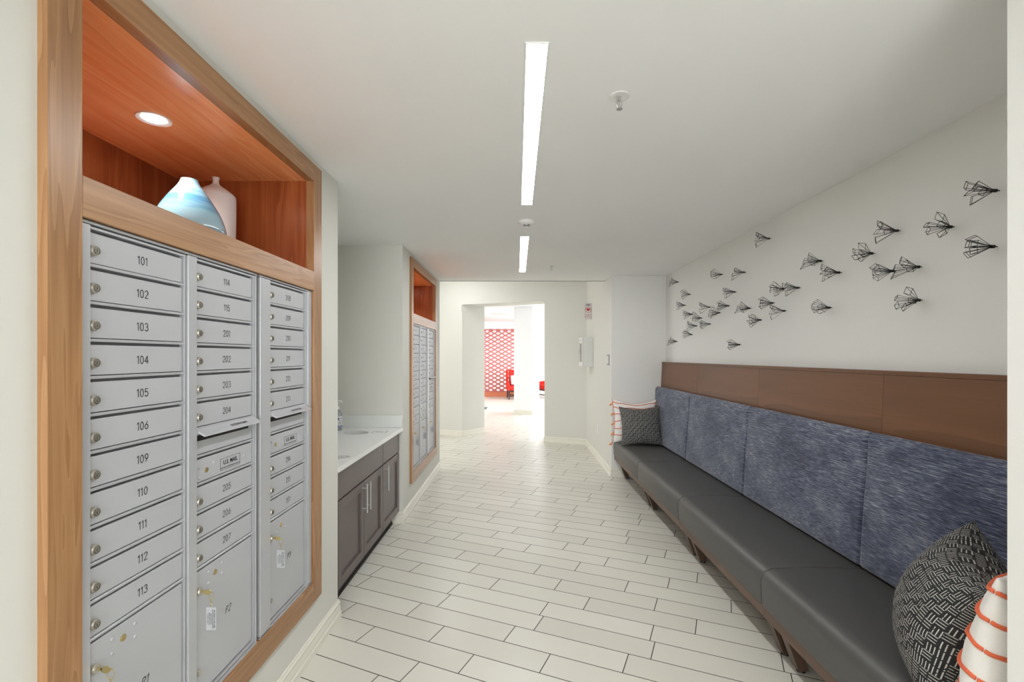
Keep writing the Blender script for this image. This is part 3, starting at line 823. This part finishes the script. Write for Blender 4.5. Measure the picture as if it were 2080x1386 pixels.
# ------------------------------------------------------------------ banquette
YB = [1.135, 2.297, 3.476, 4.655, 5.812]
def arcp(cx, cz, r, a0, a1, n=6, rz=None):
    rz = rz or r
    return [(cx+r*math.cos(math.radians(a0+(a1-a0)*i/n)), cz+rz*math.sin(math.radians(a0+(a1-a0)*i/n))) for i in range(n+1)]
def bench(a, b, label):
    t = thing('banquette', label, 'bench', (1.45, (a+b)/2, 0), 'wall banquette sections')
    g = .0012
    prof = [(1.178, .277)]+[(1.176, .34)]+arcp(1.236, .392, .062, 180, 90, 10)+[(1.34, .460), (1.50, .457), (1.668, .450), (1.668, .277)]
    m = MB(); m.prism(prof, 'Y', a+g, b-g, .010, 3); build(m, 'seat_cushion', 'vinyl', t, True, angle=50)
    # back cushion
    prof = arcp(1.668, .482, .024, 270, 180, 5)+[(1.652, .62), (1.664, .80), (1.680, .96)]+arcp(1.719, 1.063, .036, 172, 60, 8, .046)+[(1.744, 1.09), (1.738, .95), (1.722, .458)]
    m = MB(); m.prism(prof, 'Y', a+g, b-g, .022, 5); build(m, 'back_cushion', 'chenille', t, True, angle=60)
    # veneer panel leaning back against the wall
    m = MB(); m.prism([(1.7225, .30), (1.769, 1.385), (1.821, 1.385), (1.821, .30)], 'Y', a+.0008, b-.0008, .0008, 1); p = build(m, 'back_panel', 'brnY', t)
    m = MB(); m.prism([(1.7665, 1.3862), (1.7665, 1.405), (1.821, 1.405), (1.821, 1.3862)], 'Y', a+.0006, b-.0006); build(m, 'panel_cap', 'brnY', t)
    m = MB(); m.box(1.186, 1.206, a+.001, b-.001, .222, .2755, .001); m.box(1.206, 1.66, a+.002, b-.002, .258, .2755); build(m, 'seat_rail', 'brnR', t)
    for yy in (a+.064, b-.064):
        m = MB(); m.prism([(1.215, .258), (1.265, .258), (1.352, .016), (1.304, .016)], 'Y', yy-.030, yy+.030, .001, 1)
        lg = build(m, 'leg', 'brnZ', t)
        f = MB(); f.cyl((1.330, yy, 0), (1.330, yy, .016), .020, .016, 16); build(f, 'foot_glide', 'black', lg, True)
        m = MB(); m.box(1.60, 1.65, yy-.030, yy+.030, .016, .258, .001); lg = build(m, 'leg', 'brnZ', t)
        f = MB(); f.cyl((1.625, yy, 0), (1.625, yy, .016), .018, .016, 14); build(f, 'foot_glide', 'black', lg, True)
        m = MB(); m.box(1.265, 1.60, yy-.010, yy+.010, .20, .258); build(m, 'cross_bearer', 'brnZ', t)
    return t
bench(YB[0], YB[1], 'nearest section of the grey and navy banquette, under the large front pillows')
bench(YB[1], YB[2], 'second section of the banquette from the camera, nothing lying on it')
bench(YB[2], YB[3], 'third section of the banquette from the camera, next to the far end one')
bench(YB[3], YB[4], 'far end section of the banquette, holding the two small far pillows')

# ------------------------------------------------------------------ pillows
def pillow_fn(sw, sh, th, seed=1, sag=.0):
    r = random.Random(seed); ph = [r.uniform(0, 6.28) for _ in range(6)]
    def f(u, v, side):
        e = 0.10
        x = sw/2*u*(1-e*(1-v*v)**1.0*abs(u)**2); y = sh/2*v*(1-e*(1-u*u)**1.0*abs(v)**2)
        h = ((1-u*u)*(1-v*v))**.42
        h2 = (1-.25*abs(u*v))
        w = .004*math.sin(7*u+ph[0]+2*v)*math.sin(5*v+ph[1])+.003*math.sin(13*(u+v)+ph[2])*(abs(u*v))**.5
        z = side*(th/2*h*h2+(w if h > .05 else 0)*h)
        y -= sag*(1-u*u)*max(0, v)**2
        return Vector((x, y, z))
    return f
def pillow(name, label, group, mat, fn, N=36):
    t = thing(name, label, 'pillow', (0, 0, 0), group)
    bm = bmesh.new(); uvl = bm.loops.layers.uv.new('UVMap')
    grid = {}
    for side in (1, -1):
        for i in range(N+1):
            for j in range(N+1):
                u, v = math.sin((i/N-.5)*PI), math.sin((j/N-.5)*PI)
                edge = i in (0, N) or j in (0, N)
                if edge and side == -1: grid[(side, i, j)] = grid[(1, i, j)]; continue
                grid[(side, i, j)] = bm.verts.new(fn(u, v, side))
    for side in (1, -1):
        for i in range(N):
            for j in range(N):
                ks = [(i, j), (i+1, j), (i+1, j+1), (i, j+1)]
                if side == -1: ks = ks[::-1]
                fc = bm.faces.new([grid[(side,)+k] for k in ks]); fc.smooth = True
                for l, k in zip(fc.loops, ks):
                    l[uvl].uv = tuple(.5+.5*(.45*math.sin((q_/N-.5)*PI)+.55*(q_/N-.5)*2)*1.15 for q_ in k)
    body = build(bm, 'pillow_cover', mat, t, True, angle=75)
    return t
def place(t, loc, ax_u, ax_v):
    """pillow's u axis (width), v axis (up the pillow) in the world"""
    u = Vector(ax_u).normalized(); v = Vector(ax_v).normalized(); w = u.cross(v).normalized(); u = v.cross(w)
    t.matrix_world = Matrix.Translation(loc) @ Matrix((u, v, w)).transposed().to_4x4()
def striped(label, fn, rows, cord_r, tassels=True):
    t = pillow('striped_pillow', label, 'white pillows with coral cords', 'cotton', fn)
    cords = MB()
    for v in rows:
        for side in (1, -1):
            pts = [fn(math.sin(a*PI/2), v+.035*math.sin(a*9+v*5)*(1-a*a), side)+Vector((0, 0, side*.002)) for a in [-1+.05*k for k in range(41)]]
            cords.tube(pts, cord_r, 6)
    build(cords, 'cord_stripes', 'coral', t, True)
    for s in ((-1, 1) if tassels else ()):
        for v in (-1, -.55, -.1, .35, .8):
            p = fn(s*.998, v, 1)
            a = MB(); d = Vector((s*.8, -.55, 0)).normalized()
            a.tube([p, p+d*.008, p+d*.018, p+d*.038, p+d*.052], [.003, .008, .011, .013, .007], 8)
            build(a, 'tassel', 'peach', t, True)
    for s in ((-1, 1) if tassels else ()):
        e = MB(); e.tube([fn(s*.9995, -1+.05*k, 1) for k in range(41)], .003, 6)
        build(e, 'edge_cord', 'coral', t, True)
    return t
f1 = pillow_fn(.53, .52, .15, 2, .035)
tA = striped('white pillow with coral cords and tassels against the far recess wall', f1, (.86, .60, .28, -.04, -.36, -.66), .0046)
f2 = pillow_fn(.47, .46, .17, 5, .02)
tB = pillow('charcoal_pillow', 'small looking charcoal maze-patterned pillow at the far end of the banquette', 'charcoal maze pillows', 'maze', f2)
place(tA, Vector((1.405, 5.685, .705)), (1, -.03, -.06), (0.02, .20, 1))
place(tB, Vector((1.42, 5.47, .678)), (1, -.12, -.02), (0.0, .30, 1))
tC = pillow('charcoal_pillow', 'large charcoal maze-patterned pillow at the near end of the banquette', 'charcoal maze pillows', 'maze', pillow_fn(.44, .455, .28, 8, .0))
tD = striped('white pillow with coral cords cut off by the near right wall', pillow_fn(.46, .50, .17, 9, .0), (.84, .50, .16, -.18, -.52, -.84), .0062, False)
place(tC, Vector((1.360, 1.485, .672)), (-.575, -.82, 0), (.12, -.30, .93))
place(tD, Vector((1.375, 1.27, .700)), (-.95, -.30, 0), (.03, -.20, 1))

# ------------------------------------------------------------------ wire wall sculptures
def sculpture_meshes(seed):
    r = random.Random(seed); parts = []
    dirs = [(.62, .52), (.05, .80), (-.55, .50), (.30, -.15), (-.25, -.30)]
    for (a, b) in dirs:
        a += r.uniform(-.12, .12); b += r.uniform(-.25, .25)-.15
        d = Vector((-1, b*.80, a*.78)).normalized(); L = r.uniform(.072, .096)
        s1, s2 = r.uniform(.009, .0125), r.uniform(.0105, .0145)
        e = d.cross(Vector((0, 0, 1))).normalized(); g = e.cross(d).normalized()
        ro = r.uniform(0, PI/2); e, g = e*math.cos(ro)+g*math.sin(ro), g*math.cos(ro)-e*math.sin(ro)
        ti = r.uniform(-.018, .018)
        cs = [d*(L+ti)+e*s1+g*s2, d*L+e*s1-g*s2, d*(L-ti)-e*s1-g*s2, d*L-e*s1+g*s2]
        m = MB()
        for k in range(4):
            m.tube([d*.004+(cs[k]-d*L)*.02, cs[k]], .0010, 4); m.tube([cs[k], cs[(k+1) % 4]], .0011, 4)
        me = D.meshes.new('wire_prism'); m.bm.to_mesh(me); m.bm.free(); me.materials.append(M['wire']); parts.append(me)
    return parts
m = MB(); m.cyl((-.004, 0, 0), (.009, 0, 0), .0065, .0065, 12); m.cyl((.009, 0, 0), (.0215, 0, 0), .0020, .0020, 6)
hub_me = D.meshes.new('mounting_pin'); m.bm.to_mesh(hub_me); m.bm.free(); hub_me.materials.append(M['wire'])
protos = [sculpture_meshes(s) for s in (1, 2, 3, 4)]
birds = [
 (1915, 133, 'highest wire wall sculpture of all, at the right end above another'),
 (1660, 340, 'large wire wall sculpture just left of and between the two rightmost ones'),
 (1903, 453, 'rightmost lower wire wall sculpture, directly below the highest one'),
 (1355, 362, 'wire wall sculpture in the upper right of the flock, alone above a touching pair'),
 (1210, 492, 'wire wall sculpture up and left of the touching pair on the right'),
 (1477, 569, 'right one of the touching pair of wire wall sculptures at right'),
 (1332, 592, 'left one of the touching pair of wire wall sculptures at right'),
 (1480, 759, 'large wire wall sculpture lowest at the right side of the flock'),
 (1023, 601, 'right and lower of two neighbouring wire sculptures mid-wall'),
 (918, 535, 'left and upper of two neighbouring wire sculptures mid-wall'),
 (968, 802, 'lone wire wall sculpture low in the middle of the flock'),
 (623, 407, 'lone wire wall sculpture just under the ceiling, left of the middle'),
 (790, 688, 'right one of two overlapping wire sculptures at middle height'),
 (705, 694, 'left one of two overlapping wire sculptures at middle height'),
 (644, 775, 'upper left of a slanting overlapping pair of wire sculptures'),
 (710, 820, 'lower right of a slanting overlapping pair of wire sculptures'),
 (573, 872, 'wire wall sculpture left of and below the slanting overlapping pair'),
 (512, 805, 'wire wall sculpture between the left cluster and the slanting pair, with three open fans'),
 (391, 791, 'rightmost upper wire sculpture of the dense left cluster'),
 (340, 831, 'wire sculpture in the left cluster just under and left of its rightmost one'),
 (428, 712, 'wire wall sculpture above the dense left cluster, below the upper left pair'),
 (482, 600, 'right one of the upper left pair of wire sculptures'),
 (352, 612, 'left one of the upper left pair of wire sculptures'),
 (283, 799, 'wire sculpture topmost in the middle of the left cluster'),
 (184, 839, 'leftmost wire sculpture in the upper row of the left cluster'),
 (236, 861, 'wire sculpture touching the cluster\'s leftmost one at lower right'),
 (285, 895, 'lowest right wire sculpture of the dense left cluster'),
 (208, 906, 'wire sculpture low in the left cluster, left of its lowest right one'),
 (180, 955, 'small wire sculpture hanging below the left cluster'),
 (95, 995, 'lowest wire sculpture beside the far corner, just above the wood panel'),
 (454, 1013, 'lone wire sculpture lowest of all above the wood panel'),
 (171, 726, 'second wire sculpture down from the top at the far corner'),
 (143, 788, 'third wire sculpture down from the top at the far corner'),
 (103, 655, 'small wire sculpture highest at the far corner of the wall'),
]
rb = random.Random(11)
for i, (bx_, by_, lab_) in enumerate(birds):
    p = at(1340+bx_/2.811, 340+by_/2.811, X=1.806)
    t = thing('wire_sculpture', 'black '+lab_ if 'black' not in lab_ else lab_, 'wall sculpture', tuple(p), 'black wire bird sculptures on the right wall')
    pr = protos[i % 4]; rx = rb.uniform(-.35, .35)
    if i % 3 == 1: rx += PI
    for me in pr:
        o = D.objects.new('wire_prism', me); C.objects.link(o); o.parent = t
    o = D.objects.new('mounting_pin', hub_me); C.objects.link(o); o.parent = t; o.location = (-.004, 0, 0)
    t.rotation_euler = (rx, 0, 0)
    if p.y > 4.9: t.rotation_euler = (rx*.5, 0, 0)

# ------------------------------------------------------------------ ceiling fittings
def led(y0, y1, z, label, x0=.030, x1=.097, grp='recessed ceiling light strips'):
    t = thing('linear_ceiling_light', label, 'light', ((x0+x1)/2, (y0+y1)/2, z), grp)
    m = MB(); w = .004
    for b in ((x0-w, x0, y0-w, y1+w), (x1, x1+w, y0-w, y1+w), (x0, x1, y0-w, y0), (x0, x1, y1, y1+w)): m.box(*b, z-.004, z)
    build(m, 'trim_frame', 'white', t)
    m = MB(); m.box(x0, x1, y0, y1, z-.003, z-.0005); build(m, 'diffuser', 'led', t)
led(1.492, 3.076, CZ, 'long glowing recessed light strip nearest the camera in the ceiling')
led(3.896, 5.527, CZ, 'second glowing light strip, short looking, beyond the smoke detector')
led(-1.9, -.3, CZ, 'glowing ceiling light strip behind the camera')
led(6.9, 8.2, HZ, 'glowing ceiling strip of the hall hidden above the corridor ceiling', -1.3, -1.2)
led(11, 16, LZ, 'glowing ceiling strip in the lobby hidden behind the opening', -3.2, -3.0)
led(11, 16, LZ, 'glowing ceiling strip in the lobby hidden by the column side', 2.2, 2.4)

t = thing('smoke_detector', 'round white smoke detector between the two ceiling light strips', 'smoke detector', (.068, 3.46, CZ))
m = MB(); m.lathe([(.060, 0), (.062, -.006), (.058, -.016), (.046, -.024), (.030, -.028)], (.068, 3.46, CZ), 36); build(m, 'housing', 'white', t, True)
m = MB(); m.lathe([(.022, -.027), (.021, -.036), (.012, -.040)], (.068, 3.46, CZ), 24); build(m, 'sensor_cap', 'grey', t, True)
def sprinkler(x, y, label, r=.038):
    t = thing('fire_sprinkler', label, 'sprinkler', (x, y, CZ), 'ceiling sprinklers')
    m = MB(); m.lathe([(r, 0), (r, -.002), (r*.62, -.005), (r*.5, -.003), (r*.3, -.002)], (x, y, CZ), 30); build(m, 'escutcheon', 'white', t, True)
    m = MB(); m.cyl((x, y, CZ-.002), (x, y, CZ-.016), .007, .006, 14)
    for s in (-1, 1): m.tube([(x+s*.008, y, CZ-.018), (x+s*.010, y, CZ-.030), (x+s*.003, y, CZ-.046)], .0018, 6)
    m.cyl((x, y, CZ-.020), (x, y, CZ-.046), .002, .002, 8); build(m, 'frame_arms', 'steel', t, True)
    m = MB(); m.cyl((x, y, CZ-.046), (x, y, CZ-.049), .011, .012, 16); build(m, 'deflector', 'steel', t, True)
sprinkler(.387, 1.80, 'pendent sprinkler with white ring right of the near light strip')
sprinkler(.375, 5.18, 'small pendent sprinkler right of the far light strip')

# ------------------------------------------------------------------ right far wall fittings
t = thing('defibrillator_cabinet', 'white metal defibrillator cabinet with window and handle on the right wall', 'cabinet', (XR, 7.40, 1.36))
y0, y1, z0, z1 = 7.21, 7.60, 1.318, 1.765
m = MB(); m.box(XR-.150, XR, y0, y1, z0, z1, .003); build(m, 'cabinet_box', 'whitemetal', t)
m = MB()
for b in ((y0+.002, y0+.06, z0+.003, z1-.003), (y1-.06, y1-.002, z0+.003, z1-.003), (y0+.06, y1-.06, z0+.003, z0+.07), (y0+.06, y1-.06, z1-.09, z1-.003)): m.box(XR-.166, XR-.151, *b)
dd = build(m, 'door', 'whitemetal', t)
m = MB(); m.box(XR-.160, XR-.155, y0+.06, y1-.06, z0+.07, z1-.09); build(m, 'window_pane', 'grey', dd)
m = MB(); hy = y0+.10; m.tube([(XR-.166, hy, z0+.17), (XR-.200, hy, z0+.17), (XR-.200, hy, z0+.265), (XR-.166, hy, z0+.265)], .004, 6); build(m, 'handle', 'steel', dd)
m = MB(); m.merge(text_mesh('AED', .045, .001), basis((0, -1, 0), (0, 0, 1), (XR-.1665, (y0+y1)/2, z1-.045))); build(m, 'door_lettering', 'ink', dd)

p0 = at(1188, 616, Y=7.35); p1 = at(1204.5, 649, Y=7.35)
t = thing('defibrillator_sign', 'white AED sign with red heart standing out above the cabinet', 'sign', (XR, 7.35, p1.z))
m = MB(); m.box(p0.x, XR-.003, 7.35, 7.354, p1.z, p0.z, .001, 1); m.box(XR-.004, XR, 7.33, 7.40, p1.z, p0.z); pn = build(m, 'sign_panel', 'white', t)
cx = (p0.x+XR-.003)/2; wz = (p1.z+p0.z)/2; TM = lambda dx, z: basis((1, 0, 0), (0, 0, 1), (cx+dx, 7.3494, z))
m = MB()
hw, hh = (XR-p0.x)/2-.006, (p0.z-p1.z)/2-.006
for (a, b, c, d) in ((-hw, hw, hh-.003, hh), (-hw, hw, -hh, -hh+.003), (-hw, -hw+.003, -hh, hh), (hw-.003, hw, -hh, hh)):
    m.box(cx+a, cx+b, 7.3490, 7.3497, wz+c, wz+d)
m.merge(text_mesh('AED', .036, .0012), TM(0, wz+.095))
build(m, 'sign_lettering', 'ink', pn)
m = MB()
m.tube([(cx+.040*math.cos(k*PI/14), 7.349, wz+.024+.046*math.sin(k*PI/14)) for k in range(28)], .0035, 5, True)
hp = []
for k in range(24):
    a = 2*PI*k/24; hp.append((cx+.0017*16*math.sin(a)**3, wz+.026+.0019*(13*math.cos(a)-5*math.cos(2*a)-2*math.cos(3*a)-math.cos(4*a))))
m.poly([(x, 7.3488, z) for x, z in hp])
for k, s in enumerate(('AUTOMATED', 'EXTERNAL', 'DEFIBRILLATOR')): m.merge(text_mesh(s, .0145, .0004), TM(0, wz-.052-k*.020))
build(m, 'heart_symbol', 'red', pn)

t = thing('light_switch', 'grey rocker switch plate on the right wall near the recess corner', 'switch', (XR, 5.98, 1.42))
m = MB(); m.box(XR-.010, XR, 5.935, 6.07, 1.363, 1.497, .003); pl_ = build(m, 'switch_plate', 'grey', t)
m = MB(); m.box(XR-.016, XR-.0105, 5.955, 5.995, 1.385, 1.475, .002); m.box(XR-.016, XR-.0105, 6.01, 6.05, 1.385, 1.475, .002); build(m, 'rocker', 'whitemetal', t)
t = thing('wall_outlet', 'white outlet plate low on the right wall', 'outlet', (XR, 6.776, .446))
m = MB(); m.box(XR-.006, XR, 6.74, 6.815, .385, .505, .002); build(m, 'outlet_plate', 'white', t)
m = MB(); m.box(XR-.0085, XR-.0062, 6.76, 6.795, .405, .438, .001); m.box(XR-.0085, XR-.0062, 6.76, 6.795, .452, .485, .001); build(m, 'socket_face', 'whitemetal', t)
p = A-dW*.012
m = MB(); m.box(p.x-.022, p.x, p.y-.022, p.y-.001, 2.31, 2.412, .002); tag(build(m, 'white_block', 'white'), 'tiny white block at the top left corner of the opening', 'sensor')  # plain white block at the opening's corner, purpose unknown

for o in D.objects:
    if '_org' in o: del o['_org']
